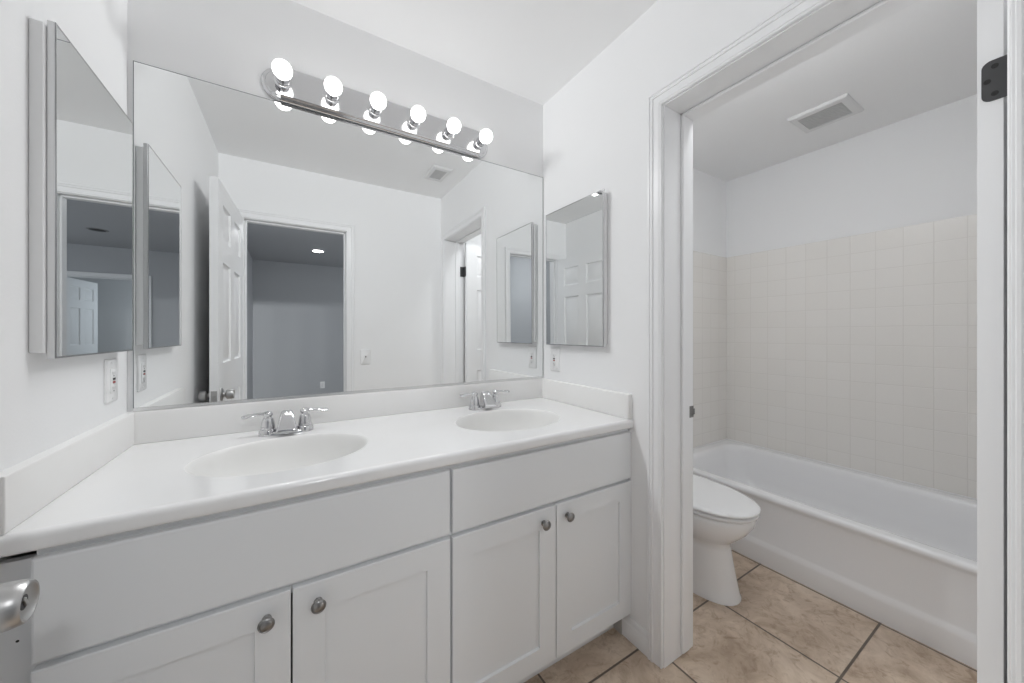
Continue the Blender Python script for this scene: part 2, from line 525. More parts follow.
# ------------------------------------------------------------------ bedroom behind the entry door and hall behind that
FX0, FX1, FZ = 1.46, 2.285, 1.985        # doorway in the bedroom far wall
struct('floor_bedroom', box(BXL, BXR, -7.9, D - 0.06, -0.05, 0.0), M['carpet'])
struct('ceiling_bedroom', box(BXL - 0.1, BXR + 0.1, -7.9, DB, H, H + 0.06), M['bed_wall'])
struct('wall_bedroom_left', box(BXL - 0.1, BXL, BY - 0.12, DB, 0, H), M['bed_wall'])
bm = BM()
add_box(bm, BXL, FX0 - JT, BY - 0.12, BY, 0, H)
add_box(bm, FX1 + JT, BXR, BY - 0.12, BY, 0, H)
add_box(bm, FX0 - JT, FX1 + JT, BY - 0.12, BY, FZ + JT, H)
struct('wall_bedroom_far', bm, M['bed_wall'])
bm = BM()                                 # right wall; its unseen window opening is made up for the bedroom fill light
add_box(bm, BXR, BXR + 0.1, -2.85, DB, 0, H)
add_box(bm, BXR, BXR + 0.1, BY - 0.12, -4.55, 0, H)
add_box(bm, BXR, BXR + 0.1, -4.55, -2.85, 0, 0.8)
add_box(bm, BXR, BXR + 0.1, -4.55, -2.85, 2.1, H)
struct('wall_bedroom_right', bm, M['bed_wall'])
bm = BM()
add_box(bm, BXL, 0.0, DB, D - 0.12 + 0.001, 0, H)
add_box(bm, XT + 0.1, BXR, DB, DB + 0.1, 0, H)
struct('wall_bedroom_near', bm, M['bed_wall'])
struct('wall_hall_far', box(0.7, BXR, -7.9, -7.8, 0, H), M['wall'])
struct('wall_hall_left', box(0.78, 0.88, -7.8, BY - 0.12, 0, H), M['bed_wall'])
struct('wall_hall_right', box(BXR - 0.4, BXR - 0.3, -7.8, BY - 0.12, 0, H), M['bed_wall'])
struct('trim_7', frame_bm(FX0, FX1, FZ, BY - 0.12, BY, BY - 0.075, BY - 0.04, lambda a, c, z: (a, c, z)), M['trim'], smooth=30)
struct('trim_8', casing_bm(FX0 - 0.005, FX1 + 0.005, FZ + 0.004, lambda a, z, v: (a, BY + v, z)), M['trim'], smooth=35)
baseboard('baseboard_bedroom', (BXL, BY, 0), (FX0 - 0.062, BY, 0), (0, 1, 0))

# ------------------------------------------------------------------ doors
def hinge_leaf_bm(plane_x, y0, y1, z0, z1, t=0.0022, r=0.014):
    """Thin leaf lying in the x = plane_x plane, corners rounded on the y1 side, three countersunk screws."""
    pts = [(y0, z0), (y0, z1)]
    for cy_, cz_, a0 in ((y1 - r, z1 - r, PI / 2), (y1 - r, z0 + r, 0)):
        for i in range(7):
            a = a0 - (PI / 2) * i / 6
            pts.append((cy_ + r * math.cos(a), cz_ + r * math.sin(a)))
    return loft(BM(), [[(plane_x, y, z) for y, z in pts], [(plane_x - t, y, z) for y, z in pts]])

def knob_set(parent, base, ax, label=None):
    """Rose, neck and barrel knob on a door face at base, pointing along ax."""
    prof = [(0.0335, 0), (0.0335, 0.003), (0.030, 0.006), (0.020, 0.0075), (0.0125, 0.009), (0.0115, 0.016), (0.0135, 0.019),
            (0.0225, 0.0215), (0.0258, 0.025), (0.0262, 0.032), (0.0252, 0.043), (0.0232, 0.0515), (0.0215, 0.0532),
            (0.0195, 0.0530), (0.0170, 0.0505), (0.0100, 0.0485), (0.0, 0.0485)]
    k = obj('door_knob', lathe(prof, base, ax, 48), M['nickel'], parent, 35)
    if label:
        k['label'] = label
    return k

# entry door, swung open along the left wall (hinge near the entry doorway)
HINGE_E = Vector((EX0 - 0.004, D + 0.010, 0.008))
FREE_E = Vector((0.1045, -0.80, 0.008))       # room-side corner of the free edge
d_e = (FREE_E - HINGE_E); wid_e = d_e.length
rot_e = math.atan2(d_e.y, d_e.x)
TD = 0.036
# leaf: local x hinge->free, local +y = left of travel = towards the left wall
ent = obj('door_1', transform(panel_door_bm(wid_e, 1.985, TD, six_panels(wid_e, 1.985)), HINGE_E, rot_e), M['door'], None, 30)
ent['kind'] = 'structure'
ent['label'] = 'white six-panel entry door folded back against the left wall'
u_e = d_e.normalized(); n_room = Vector((u_e.y, -u_e.x, 0)); n_wall = -n_room
kb = HINGE_E + u_e * (wid_e - 0.066); kb.z = 0.882
knob = knob_set(ent, kb, n_room, 'satin nickel knob with privacy turn')
kf = kb + n_room * 0.0485
obj('keyway', lathe([(0.0085, -0.0004), (0.0085, 0.0003), (0.0, 0.0003)], kf, n_room, 20), M['hinge'], knob)
bm = box(-0.0022, 0.0022, -0.0058, 0.0058, -0.0002, 0.0022, 0.0008, 2)
q = n_room.to_track_quat('Z', 'Y').to_matrix().to_4x4()
bmesh.ops.transform(bm, matrix=Matrix.Translation(kf + n_room * 0.0004) @ q @ Matrix.Rotation(0.5, 4, 'Z'), verts=bm.verts[:])
obj('turn_button', bm, M['nickel'], knob, 35)
knob_set(ent, kb + n_wall * TD, n_wall)
# latch plate on the free edge
fe = HINGE_E + u_e * wid_e + n_wall * (TD / 2); fe.z = 0.882
bm = BM()
add_box(bm, -0.0008, 0.0012, -0.0125, 0.0125, -0.0285, 0.0285, 0.0006, 1)
transform(bm, fe, rot_e)
obj('latch_plate', bm, M['nickel'], ent)
bm = box(0.001, 0.010, -0.006, 0.006, -0.009, 0.009, 0.002, 2)
transform(bm, fe, rot_e)
obj('latch_bolt', bm, M['nickel'], ent, 35)
for hz in (0.22, 1.02, 1.76):
    bm = lathe([(0.0055, -0.045), (0.0065, -0.044), (0.0065, 0.044), (0.0055, 0.045)], (HINGE_E.x - 0.004, HINGE_E.y - 0.006, hz), 'Z', 14)
    obj('hinge', bm, M['trim'], ent, 35)

# tub-room door, standing open into the tub room; its hinge edge shows in the doorway
DX, DY0, DY1 = 1.7385, -1.4274, -1.3925
leaf = panel_door_bm(0.705, 1.998, DY1 - DY0, six_panels(0.705, 1.998))
tub_door = obj('door_2', transform(leaf, (DX, DY0, 0.012)), M['door'], None, 30)
tub_door['kind'] = 'structure'
tub_door['label'] = 'white six-panel door open into the tub room, its hinge edge in the doorway'
for hz in (0.25, 1.757):
    hl = obj('hinge', hinge_leaf_bm(DX, JY0 - 0.003, DY1 - 0.006, hz - 0.0445, hz + 0.0445), M['hinge'], tub_door)
    hl['label'] = 'dark bronze hinge leaf'
    bm = BM()
    for sy, sz in ((-0.020, 0.030), (-0.010, 0.0), (-0.020, -0.030)):
        add_lathe(bm, [(0.0055, 0), (0.0053, 0.0008), (0.0025, 0.0010), (0.0012, 0.0004)], (DX - 0.0021, DY1 + sy - 0.004, hz + sz), '-X', 14)
    obj('screw', bm, M['slot'], hl, 40)
    bm = lathe([(0.0045, -0.0445), (0.0055, -0.0435), (0.0055, 0.0435), (0.0045, 0.0445)], (DX + 0.002, JY0 + 0.001, hz), 'Z', 14)
    obj('hinge_knuckle', bm, M['hinge'], hl, 35)
    bm = box(1.703, DX - 0.003, JY0, JY0 + 0.002, hz - 0.0445, hz + 0.0445, 0.0008, 1)
    obj('jamb_leaf', bm, M['hinge'], hl)
bm = knob_set(tub_door, (DX + 0.64, DY1, 0.90), 'Y')
knob_set(tub_door, (DX + 0.64, DY0, 0.90), '-Y')

# strike plate on the far jamb of the inner doorway
bm = BM()
add_box(bm, 1.702, 1.737, JY1 - 0.0012, JY1 + 0.0004, 0.880, 0.924, 0.0005, 1)
sp = loft(bm, [[(x, JY1 + dy, z) for z in (0.891, 0.913) for dy in ((0, -0.002) if z < 0.9 else (-0.002, 0))] for x, dyy in ((1.735, 0), (1.744, 0))])
st = obj('strike_plate', bm, M['pewter'])
st['label'] = 'small dark strike plate on the far jamb of the tub room doorway'
st['category'] = 'strike plate'

# door of the room beyond the bedroom
leaf = panel_door_bm(0.76, 1.97, 0.035, six_panels(0.76, 1.97))
far_door = obj('door_3', transform(leaf, (FX1 - 0.002, BY - 0.125, 0.01), math.radians(-94.5)), M['door'], None, 30)
far_door['kind'] = 'structure'
far_door['label'] = 'six-panel door beyond the bedroom, seen in the left cabinet mirror'
for hz in (0.3, 1.74):
    obj('hinge', box(FX1 - 0.004, FX1 - 0.001, BY - 0.118, BY - 0.080, hz - 0.045, hz + 0.045, 0.001, 1), M['hinge'], far_door)

# ------------------------------------------------------------------ vanity cabinets
CT, CB = 0.866, 0.830          # countertop top and underside
FY, FR = -0.582, -0.565        # front plane of doors, face-frame plane

def shaker_door_bm(x0, x1, z0, z1, stile=0.066, rec=0.008):
    bm_ = BM()
    rings = []
    e = 0.0016
    for ins, y in ((0, FR), (0, FY + e), (e, FY), (stile, FY), (stile + 0.0015, FY + rec)):
        rings.append([(x, y, z) for x, z in ((x0 + ins, z0 + ins), (x1 - ins, z0 + ins), (x1 - ins, z1 - ins), (x0 + ins, z1 - ins))])
    return loft(bm_, rings)

def slab_front_bm(x0, x1, z0, z1):
    rings = []
    for ins, y in ((0, FR), (0, FY + 0.004), (0.0015, FY + 0.001), (0.004, FY)):
        rings.append([(x, y, z) for x, z in ((x0 + ins, z0 + ins), (x1 - ins, z0 + ins), (x1 - ins, z1 - ins), (x0 + ins, z1 - ins))])
    return loft(BM(), rings)

KNOB = [(0.0095, 0), (0.0095, 0.002), (0.006, 0.004), (0.0055, 0.011), (0.008, 0.014), (0.0145, 0.0165), (0.0158, 0.019),
        (0.0150, 0.0215), (0.0125, 0.0232), (0.0118, 0.0226), (0.0085, 0.0248), (0.0, 0.0258)]

def base_unit(label, x0, x1, filler, fx0, fx1, split, knobs):
    t = thing('vanity_cabinet', label, 'vanity cabinet', ((x0 + x1) / 2, -0.28, 0), group='vanity base cabinets')
    p0 = x0 + filler
    bm_ = BM()                               # carcass: sides, bottom, back
    add_box(bm_, p0, p0 + 0.016, FR + 0.019, -0.004, 0.0, 0.80)
    add_box(bm_, x1 - 0.016, x1, FR + 0.019, -0.004, 0.0, 0.80)
    add_box(bm_, p0 + 0.016, x1 - 0.016, FR + 0.019, -0.004, 0.10, 0.116)
    add_box(bm_, p0 + 0.016, x1 - 0.016, -0.012, -0.004, 0.116, 0.80)
    # notch the front of the sides for the toe space
    obj('carcass', bm_, M['cab_in'], t)
    bm_ = BM()                               # face frame
    add_box(bm_, p0, p0 + 0.04, FR, FR + 0.019, 0.10, 0.824)
    add_box(bm_, x1 - 0.04, x1, FR, FR + 0.019, 0.10, 0.824)
    add_box(bm_, p0 + 0.04, x1 - 0.04, FR, FR + 0.019, 0.79, 0.824)
    add_box(bm_, p0 + 0.04, x1 - 0.04, FR, FR + 0.019, 0.605, 0.650)
    add_box(bm_, p0 + 0.04, x1 - 0.04, FR, FR + 0.019, 0.10, 0.14)
    obj('face_frame', bm_, M['cab'], t)
    if filler:
        obj('filler_strip', box(x0 + 0.001, p0 - 0.0005, FR + 0.004, FR + 0.02, 0.0, 0.810, 0.001, 1), M['cab'], t)
    if filler:
        obj('screw_hole', lathe([(0.0022, 0), (0.0022, 0.0004), (0.0, 0.0004)], (x0 + 0.024, FR + 0.0042, 0.672), '-Y', 12), M['slot'], t)
    obj('toe_kick', box(p0, x1, -0.505, -0.49, 0, 0.10), M['cab'], t)
    obj('false_drawer_front', slab_front_bm(fx0, fx1, 0.634, 0.8145), M['cab'], t)
    for (a, b), kx in zip(((fx0, split - 0.0018), (split + 0.0018, fx1)), knobs):
        dr = obj('door', shaker_door_bm(a, b, 0.1015, 0.6225), M['cab'], t)
        kn = obj('knob', lathe(KNOB, (kx, FY, 0.576), '-Y', 28), M['pewter'], dr, 40)
        kn['label'] = 'dark pewter knob'
    return t
base_unit('white vanity base cabinet under the left sink, with filler strip at the left wall', 0.0, 0.807, 0.047,
          0.0465, 0.8045, 0.4245, (0.378, 0.477))
base_unit('white vanity base cabinet under the right sink, beside the tub room doorway', 0.808, W - 0.001, 0.0,
          0.8115, W - 0.0005, 1.184, (1.130, 1.2315))

# ------------------------------------------------------------------ countertop with two integral basins
SINKS = ((0.412, -0.327), (1.151, -0.327))
SA, SB = 0.217, 0.170
top = thing('countertop', 'white cultured marble double sink countertop with backsplash on the vanity cabinets', 'countertop', (W / 2, -0.29, CB))
YB, YF = -0.0005, -0.578
bm = BM()
def quad(bm_, x0, x1, y0, y1, z):
    bm_.faces.new([bm_.verts.new(p) for p in ((x0, y0, z), (x1, y0, z), (x1, y1, z), (x0, y1, z))])
NS = 96
rx = 0.26
edges = [0.0005]
for sx, sy in SINKS:
    # oval hole inside a rectangular patch
    x0, x1 = sx - rx, sx + rx
    oval, rect = [], []
    for i in range(NS):
        a = 2 * PI * i / NS
        ca, sa = math.cos(a), math.sin(a)
        oval.append((sx + SA * ca, sy + SB * sa, CT))
        dx = (rx / abs(ca)) if abs(ca) > 1e-9 else 1e9
        dyv = (YB - sy) if sa > 0 else (sy - YF)
        dy = (dyv / abs(sa)) if abs(sa) > 1e-9 else 1e9
        s = min(dx, dy)
        rect.append((sx + s * ca, sy + s * sa, CT))
    # pull the nearest samples to the exact corners
    for cxr, cyr in ((x0, YF), (x1, YF), (x0, YB), (x1, YB)):
        k = min(range(NS), key=lambda i: (rect[i][0] - cxr) ** 2 + (rect[i][1] - cyr) ** 2)
        rect[k] = (cxr, cyr, CT)
    ro, rr = ring(bm, oval), ring(bm, rect)
    bridge(bm, ro, rr)
    edges += [x0, x1]
edges.append(W - 0.0005)
for i in range(0, len(edges), 2):
    quad(bm, edges[i], edges[i + 1], YF, YB, CT)
# rounded front edge, underside and ends
prof = [(YF, CT)]
for i in range(1, 13):
    a = PI / 2 + (PI * 0.5) * i / 12
    prof.append((YF + 0.0135 * math.cos(a), CT - 0.0135 + 0.0135 * math.sin(a)))
prof += [(YF - 0.0135, CB + 0.010)]
for i in range(1, 6):
    a = PI + (PI / 2) * i / 5
    prof.append((YF - 0.0035 + 0.010 * math.cos(a), CB + 0.010 + 0.010 * math.sin(a)))
prof += [(YF + 0.03, CB), (YF + 0.03, CB + 0.012)]
rows = [ring(bm, [(x, y, z) for y, z in prof]) for x in (0.0005, W - 0.0005)]
bridge(bm, rows[0], rows[1], closed=False)
for x in (0.0005, W - 0.0005):
    bm.faces.new([bm.verts.new((x, y, z)) for y, z in [(YB, CT)] + prof[:-1] + [(YB, CB)]])
bmesh.ops.remove_doubles(bm, verts=bm.verts[:], dist=1e-5)
obj('counter_slab', bm, M['marble'], top, 35)
# basins
BOWL = [(1.0, 0.0), (0.993, -0.0004), (0.983, -0.0015), (0.970, -0.0038), (0.955, -0.0078), (0.938, -0.0140), (0.918, -0.0230), (0.893, -0.0355),
        (0.860, -0.052), (0.81, -0.072), (0.74, -0.092), (0.63, -0.109), (0.48, -0.120), (0.32, -0.127), (0.18, -0.131), (0.105, -0.1325)]
for sx, sy in SINKS:
    bm = BM()
    rings = []
    for s, dz in BOWL:
        rings.append([(sx + SA * s * math.cos(2 * PI * i / NS), sy + SB * s * math.sin(2 * PI * i / NS), CT + dz) for i in range(NS)])
    loft(bm, rings, cap0=False, cap1=True)
    obj('sink_basin', bm, M['basin'], top, 60)
    dz = CT - 0.1325
    bm = lathe([(0.0, 0.001), (0.012, 0.001), (0.017, 0.002), (0.019, 0.0045), (0.021, 0.004), (0.022, 0.0)], (sx, sy, dz), 'Z', 32)
    obj('drain', bm, M['chrome'], top, 40)
# splashes
for nm, lab, b in (('backsplash', 'long white marble backsplash strip under the wall mirror', (-0.0035, W + 0.0035, -0.020, 0.0035)),
                   ('side_splash', 'white marble side splash along the left wall', (-0.0035, 0.020, -0.5835, -0.0165)),
                   ('side_splash', 'white marble side splash along the right wall beside the right faucet', (W - 0.020, W + 0.0035, -0.5835, -0.0165))):
    o = obj(nm, box(*b, CT, 0.9635, 0.003, 3), M['marble2'], None, 40)
    o['label'] = lab
    o['category'] = 'backsplash'

# ------------------------------------------------------------------ faucets (4 inch centre-set, two lever handles)
def faucet(loc, label):
    t = thing('faucet', label, 'faucet', loc, group='chrome two-handle faucets')
    X, Y, Z = loc
    rings = []
    for ins, z in ((0, 0), (0, 0.005), (0.002, 0.0085), (0.006, 0.0105), (0.012, 0.011)):
        rings.append([(x + X, y + Y, z + Z) for x, y, z in rrect(-0.077 + ins, 0.077 - ins, -0.025 + ins, 0.025 - ins, 0.024 - ins, z, 8)])
    obj('base_plate', loft(BM(), rings), M['chrome'], t, 40)
    # spout: broad wedge falling and widening towards the basin, flat on top
    rings = []
    for y, zt_, zb, hw in ((0.024, 0.034, 0.008, 0.0165), (0.021, 0.056, 0.008, 0.0185), (0.010, 0.0725, 0.008, 0.0195), (-0.004, 0.0755, 0.008, 0.0205),
                           (-0.014, 0.0715, 0.008, 0.0220), (-0.028, 0.0560, 0.0085, 0.0255), (-0.042, 0.0400, 0.009, 0.0290), (-0.052, 0.0285, 0.0095, 0.0310), (-0.056, 0.0235, 0.0105, 0.0312), (-0.058, 0.0185, 0.0125, 0.0300)):
        r = []
        for i in range(32):
            a = 2 * PI * i / 32
            c, s = math.cos(a), math.sin(a)
            p = 0.30
            px = hw * (abs(c) ** p) * (1 if c >= 0 else -1)
            pz = (zt_ + zb) / 2 + (zt_ - zb) / 2 * (abs(s) ** p) * (1 if s >= 0 else -1)
            px *= 1.0 - 0.12 * (pz - zb) / (zt_ - zb)
            r.append((px + X, y + Y, pz + Z))
        rings.append(r)
    obj('spout', loft(BM(), rings), M['chrome'], t, 35)
    obj('aerator', lathe([(0.0105, 0), (0.0105, 0.003), (0.009, 0.0035)], (X, Y - 0.040, Z + 0.0095), '-Z', 20), M['chrome'], t, 40)
    for s in (-1, 1):
        hx = X + s * 0.053
        h = obj('handle', lathe([(0.0268, 0.001), (0.0262, 0.009), (0.0240, 0.018), (0.0232, 0.0195), (0.0205, 0.0205), (0.0205, 0.0235), (0.0198, 0.030),
                                 (0.0180, 0.042), (0.0155, 0.052), (0.0135, 0.0565), (0.0115, 0.0580), (0.0110, 0.0610)], (hx, Y, Z), 'Z', 36), M['chrome'], t, 35)
        bm_ = BM()
        add_lathe(bm_, [(0.0100, 0.0600), (0.0138, 0.0625), (0.0150, 0.0675), (0.0140, 0.0730), (0.009, 0.0765), (0.0, 0.0775)], (hx, Y, Z), 'Z', 28)
        # lever: teardrop paddle reaching outwards, tipped towards the front
        rr = []
        for u, hw, ht, zz in ((0.006, 0.0070, 0.0052, 0.0690), (0.018, 0.0056, 0.0044, 0.0700), (0.032, 0.0062, 0.0040, 0.0695), (0.046, 0.0082, 0.0036, 0.0680), (0.058, 0.0098, 0.0032, 0.0662), (0.066, 0.0086, 0.0030, 0.0652), (0.0705, 0.0042, 0.0022, 0.0647)):
            ring_ = []
            for i in range(16):
                a = 2 * PI * i / 16
                e, f = hw * math.cos(a), ht * math.sin(a)
                ring_.append((hx + s * u, Y - 0.05 * u + e * 0.9 - f * 0.44, Z + zz + e * 0.44 + f * 0.9))
            rr.append(ring_)
        loft(bm_, rr)
        obj('lever', bm_, M['chrome'], h, 50)
    return t
fa = faucet((0.409, -0.099, CT), 'chrome two-handle faucet behind the left sink basin')
fb = copy_tree(fa)
fb.location = (1.164, -0.099, CT)
fb['label'] = 'chrome two-handle faucet behind the right sink basin, nearer the tub room'

# ------------------------------------------------------------------ wall mirror
mir = thing('vanity_mirror', 'large frameless wall mirror above the backsplash behind both sinks', 'mirror', (W / 2, 0, 0.9645))
obj('glass', box(0.0155, W - 0.0055, -0.006, -0.0005, 0.967, 2.0268), M['mirror'], mir)
rings = []
for ins, y in ((0, -0.0005), (0, -0.0060), (0.0021, -0.0062), (0.0021, -0.0005)):
    rings.append([(x, y, z) for x, z in ((0.0134 + ins, 0.9668 + ins * 0), (W - 0.0034 - ins, 0.9668), (W - 0.0034 - ins, 2.029 - ins), (0.0134 + ins, 2.029 - ins))])
obj('glass_edge', loft(BM(), rings, False, False), M['edge'], mir)
bm = BM()
add_box(bm, 0.0135, W - 0.0035, -0.009, -0.0005, 0.9645, 0.9668)
add_box(bm, 0.0135, W - 0.0035, -0.009, -0.0072, 0.9668, 0.9745)
obj('bottom_channel', bm, M['alu'], mir)

# ------------------------------------------------------------------ mirrored medicine cabinets
def medicine_cabinet(label, cat, loc, wid, h):
    """Built against a wall at x = 0 facing +x, centred on y = 0."""
    t = thing('medicine_cabinet', label, cat, (0, 0, 0), group='mirrored medicine cabinets')
    hw, hh = wid / 2, h / 2
    obj('cabinet_body', box(0.0005, 0.0190, -hw - 0.009, hw - 0.006, -hh + 0.012, hh - 0.012, 0.001, 1), M['white_metal'], t)
    dr = obj('mirror_door', box(0.0192, 0.0303, -hw, hw, -hh, hh, 0.001, 1), M['steel'], t)
    rr = []
    for ins, x in ((0.0004, 0.0302), (0.0008, 0.0312), (0.0036, 0.0312), (0.0044, 0.0302)):
        rr.append([(x, y, z) for y, z in ((-hw + ins, -hh + ins), (hw - ins, -hh + ins), (hw - ins, hh - ins), (-hw + ins, hh - ins))])
    obj('bezel', loft(BM(), rr, False, False), M['bezel'], dr)
    rings = []
    e = 0.0042                               # silver face with a narrow bevelled border
    for ins, x in ((e, 0.0300), (e, 0.0309)):
        rings.append([(x, y, z) for y, z in ((-hw + ins, -hh + ins), (hw - ins, -hh + ins), (hw - ins, hh - ins), (-hw + ins, hh - ins))])
    obj('mirror_glass', loft(BM(), rings), M['mirror'], dr)
    t.location = loc
    return t
mc = medicine_cabinet('slim mirrored medicine cabinet on the left wall above the electrical outlet', 'medicine cabinet', (0, -0.2675, 1.481), 0.394, 0.660)
mc2 = copy_tree(mc)
mc2.location = (W, -0.2655, 1.475)
mc2.rotation_euler = (0, 0, PI)
for ch in mc2.children:                  # its door hangs a touch out of true
    if ch.name.startswith('mirror_door'):
        ch.rotation_euler = (0, math.radians(0.28), math.radians(0.28))
mc2['label'] = 'slim mirrored medicine cabinet on the right wall beside the tub room doorway'

# ------------------------------------------------------------------ vanity light bar
LX0, LX1, LZ = 0.331, 1.222, 2.0890
lt = thing('vanity_light', 'chrome six-bulb vanity light bar mounted above the wall mirror', 'light fixture', ((LX0 + LX1) / 2, 0, LZ))
def stadium(x0, x1, r, y, n=18):
    pts = []
    for i in range(n + 1):
        a = PI / 2 + PI * i / n
        pts.append((x0 + r + r * math.cos(a), y, LZ + r * math.sin(a)))
    for i in range(n + 1):
        a = -PI / 2 + PI * i / n
        pts.append((x1 - r + r * math.cos(a), y, LZ + r * math.sin(a)))
    return pts
rings = [stadium(LX0 + i_, LX1 - i_, 0.057 - i_, y) for i_, y in ((0, -0.0005), (0, -0.010), (0.002, -0.013), (0.006, -0.015), (0.012, -0.0155), (0.014, -0.018), (0.019, -0.019))]
obj('back_plate', loft(BM(), rings), M['chrome'], lt, 30)
# raised channel between the round ends: stepped ribs above and below a flat front
hp = [(-0.0550, -0.008), (-0.0550, -0.0130), (-0.0535, -0.0145), (-0.0552, -0.0160), (-0.0552, -0.0225), (-0.0525, -0.0240), (-0.0545, -0.0255), (-0.0545, -0.0310),
      (-0.0515, -0.0325), (-0.0530, -0.0340), (-0.0520, -0.0375), (-0.0485, -0.0395)]
prof = hp + [(-a, b) for a, b in reversed(hp)]
rows = [[(x, b, LZ + a) for a, b in prof] for x in (LX0 + 0.058, LX1 - 0.058)]
obj('channel_body', loft(BM(), rows), M['plated'], lt, 25)
BULBS = [0.396 + 0.154 * i for i in range(6)]
for bx in BULBS:
    s = obj('socket', lathe([(0.0280, 0.0390), (0.0280, 0.0405), (0.0235, 0.0425), (0.0215, 0.0430), (0.0215, 0.0520), (0.0225, 0.0530), (0.0225, 0.0555), (0.0210, 0.0565), (0.0210, 0.0735), (0.0196, 0.0745), (0.0165, 0.0725)], (bx, 0, LZ), '-Y', 32), M['chrome'], lt, 35)
    pr = []
    for i in range(19):
        a = PI * (0.155 + 0.845 * i / 18)
        pr.append((0.0298 * math.sin(a), 0.1030 - 0.0298 * math.cos(a)))
    b = obj('bulb', lathe([(0.0125, 0.068)] + pr, (bx, 0, LZ - 0.001), '-Y', 32), M['bulb'], s, 80)
    b['label'] = 'lit frosted round globe bulb'
    ld = bpy.data.lights.new('filament', 'POINT')
    ld.shadow_soft_size = 0.024
    ld.energy = BULB_WATT
    ld.color = (0.975, 0.99, 1.0)
    ld.use_nodes = True
    nt = ld.node_tree
    em = next(n_ for n_ in nt.nodes if n_.type == 'EMISSION')
    fo = nt.nodes.new('ShaderNodeLightFalloff')
    fo.inputs['Strength'].default_value = 1.0
    fo.inputs['Smooth'].default_value = 0.12
    nt.links.new(fo.outputs['Constant'], em.inputs['Strength'])
    lo = bpy.data.objects.new('filament', ld)
    lo.location = (bx, -0.1035, LZ - 0.001)
    COL.objects.link(lo)

# ------------------------------------------------------------------ outlets and switch
def rect_plate(cy_, cz_, w_, h, x0=0.0, t=0.0055, edge=0.003, r=0.004):
    rings = []
    for ins, x in ((0, x0), (0, x0 + t * 0.4), (edge * 0.4, x0 + t * 0.8), (edge, x0 + t)):
        rings.append([(x, y, z) for y, z, _ in rrect(cy_ - w_ / 2 + ins, cy_ + w_ / 2 - ins, cz_ - h / 2 + ins, cz_ + h / 2 - ins, r, 0, 4)])
    return loft(BM(), rings)

def outlet(label, loc, rotz):
    """Ground-fault outlet on a wall at x = 0 facing +x."""
    t = thing('electrical_outlet', label, 'outlet', (0, 0, 0), group='ground-fault outlets by the vanity')
    obj('cover_plate', rect_plate(0, 0, 0.074, 0.118, 0.0003), M['plate'], t, 40)
    r = obj('receptacle', rect_plate(0, 0, 0.034, 0.067, 0.0056, 0.0025, 0.0012, 0.002), M['plate'], t, 40)
    obj('test_button', box(0.008, 0.0095, -0.007, 0.007, 0.0015, 0.0075, 0.0006, 1), M['slot'], r)
    obj('reset_button', box(0.008, 0.0095, -0.007, 0.007, -0.0075, -0.0015, 0.0006, 1), M['red'], r)
    for s in (-1, 1):
        zc_ = s * 0.0205
        obj('prong_slot', box(0.0076, 0.00835, -0.0070, -0.0055, zc_ - 0.004, zc_ + 0.004), M['slot'], r)
        obj('prong_slot', box(0.0076, 0.00835, 0.0055, 0.0068, zc_ - 0.0034, zc_ + 0.0034), M['slot'], r)
        obj('ground_hole', lathe([(0.0022, 0), (0.0022, 0.0007)], (0.0077, 0, zc_ - 0.0075), 'X', 12), M['slot'], r)
    for s in (-1, 1):
        obj('screw', lathe([(0.003, 0), (0.0028, 0.0008), (0.0015, 0.0012)], (0.0057, 0, s * 0.0485), 'X', 14), M['plate'], t, 40)
    t.location = loc
    t.rotation_euler = (0, 0, rotz)
    return t
ol = outlet('white outlet with red and black buttons on the left wall under the medicine cabinet', (0, -0.122, 1.072), 0.0)
orr = copy_tree(ol)
orr.location = (W, -0.106, 1.070)
orr.rotation_euler = (0, 0, PI)
orr['label'] = 'white outlet with red and black buttons on the right wall near the mirror corner'

sw = thing('light_switch', 'white toggle light switch on the wall beside the entry doorway, seen in the mirror', 'switch', (0.924, D, 1.012))
bm = rect_plate(0, 0, 0.074, 0.118, 0.0003)
obj('cover_plate', transform(bm, (0.924, D, 1.012), PI / 2), M['plate'], sw, 40)
bm = box(0.0055, 0.016, -0.004, 0.004, -0.002, 0.010, 0.0015, 2)
obj('toggle', transform(bm, (0.924, D, 1.012), PI / 2), M['pewter'], sw, 40)
bo = thing('wall_outlet', 'small outlet low on the bedroom wall, seen in the mirror through the entry doorway', 'outlet', (0.87, BY, 0.285))
bm = rect_plate(0, 0, 0.074, 0.118, 0.0003)
obj('cover_plate', transform(bm, (0.87, BY, 0.285), PI / 2), M['plate'], bo, 40)
bm = BM()
for s in (-1, 1):
    add_box(bm, 0.0055, 0.007, -0.015, 0.015, s * 0.020 - 0.012, s * 0.020 + 0.012, 0.002, 1)
obj('receptacle', transform(bm, (0.87, BY, 0.285), PI / 2), M['vent'], bo, 40)

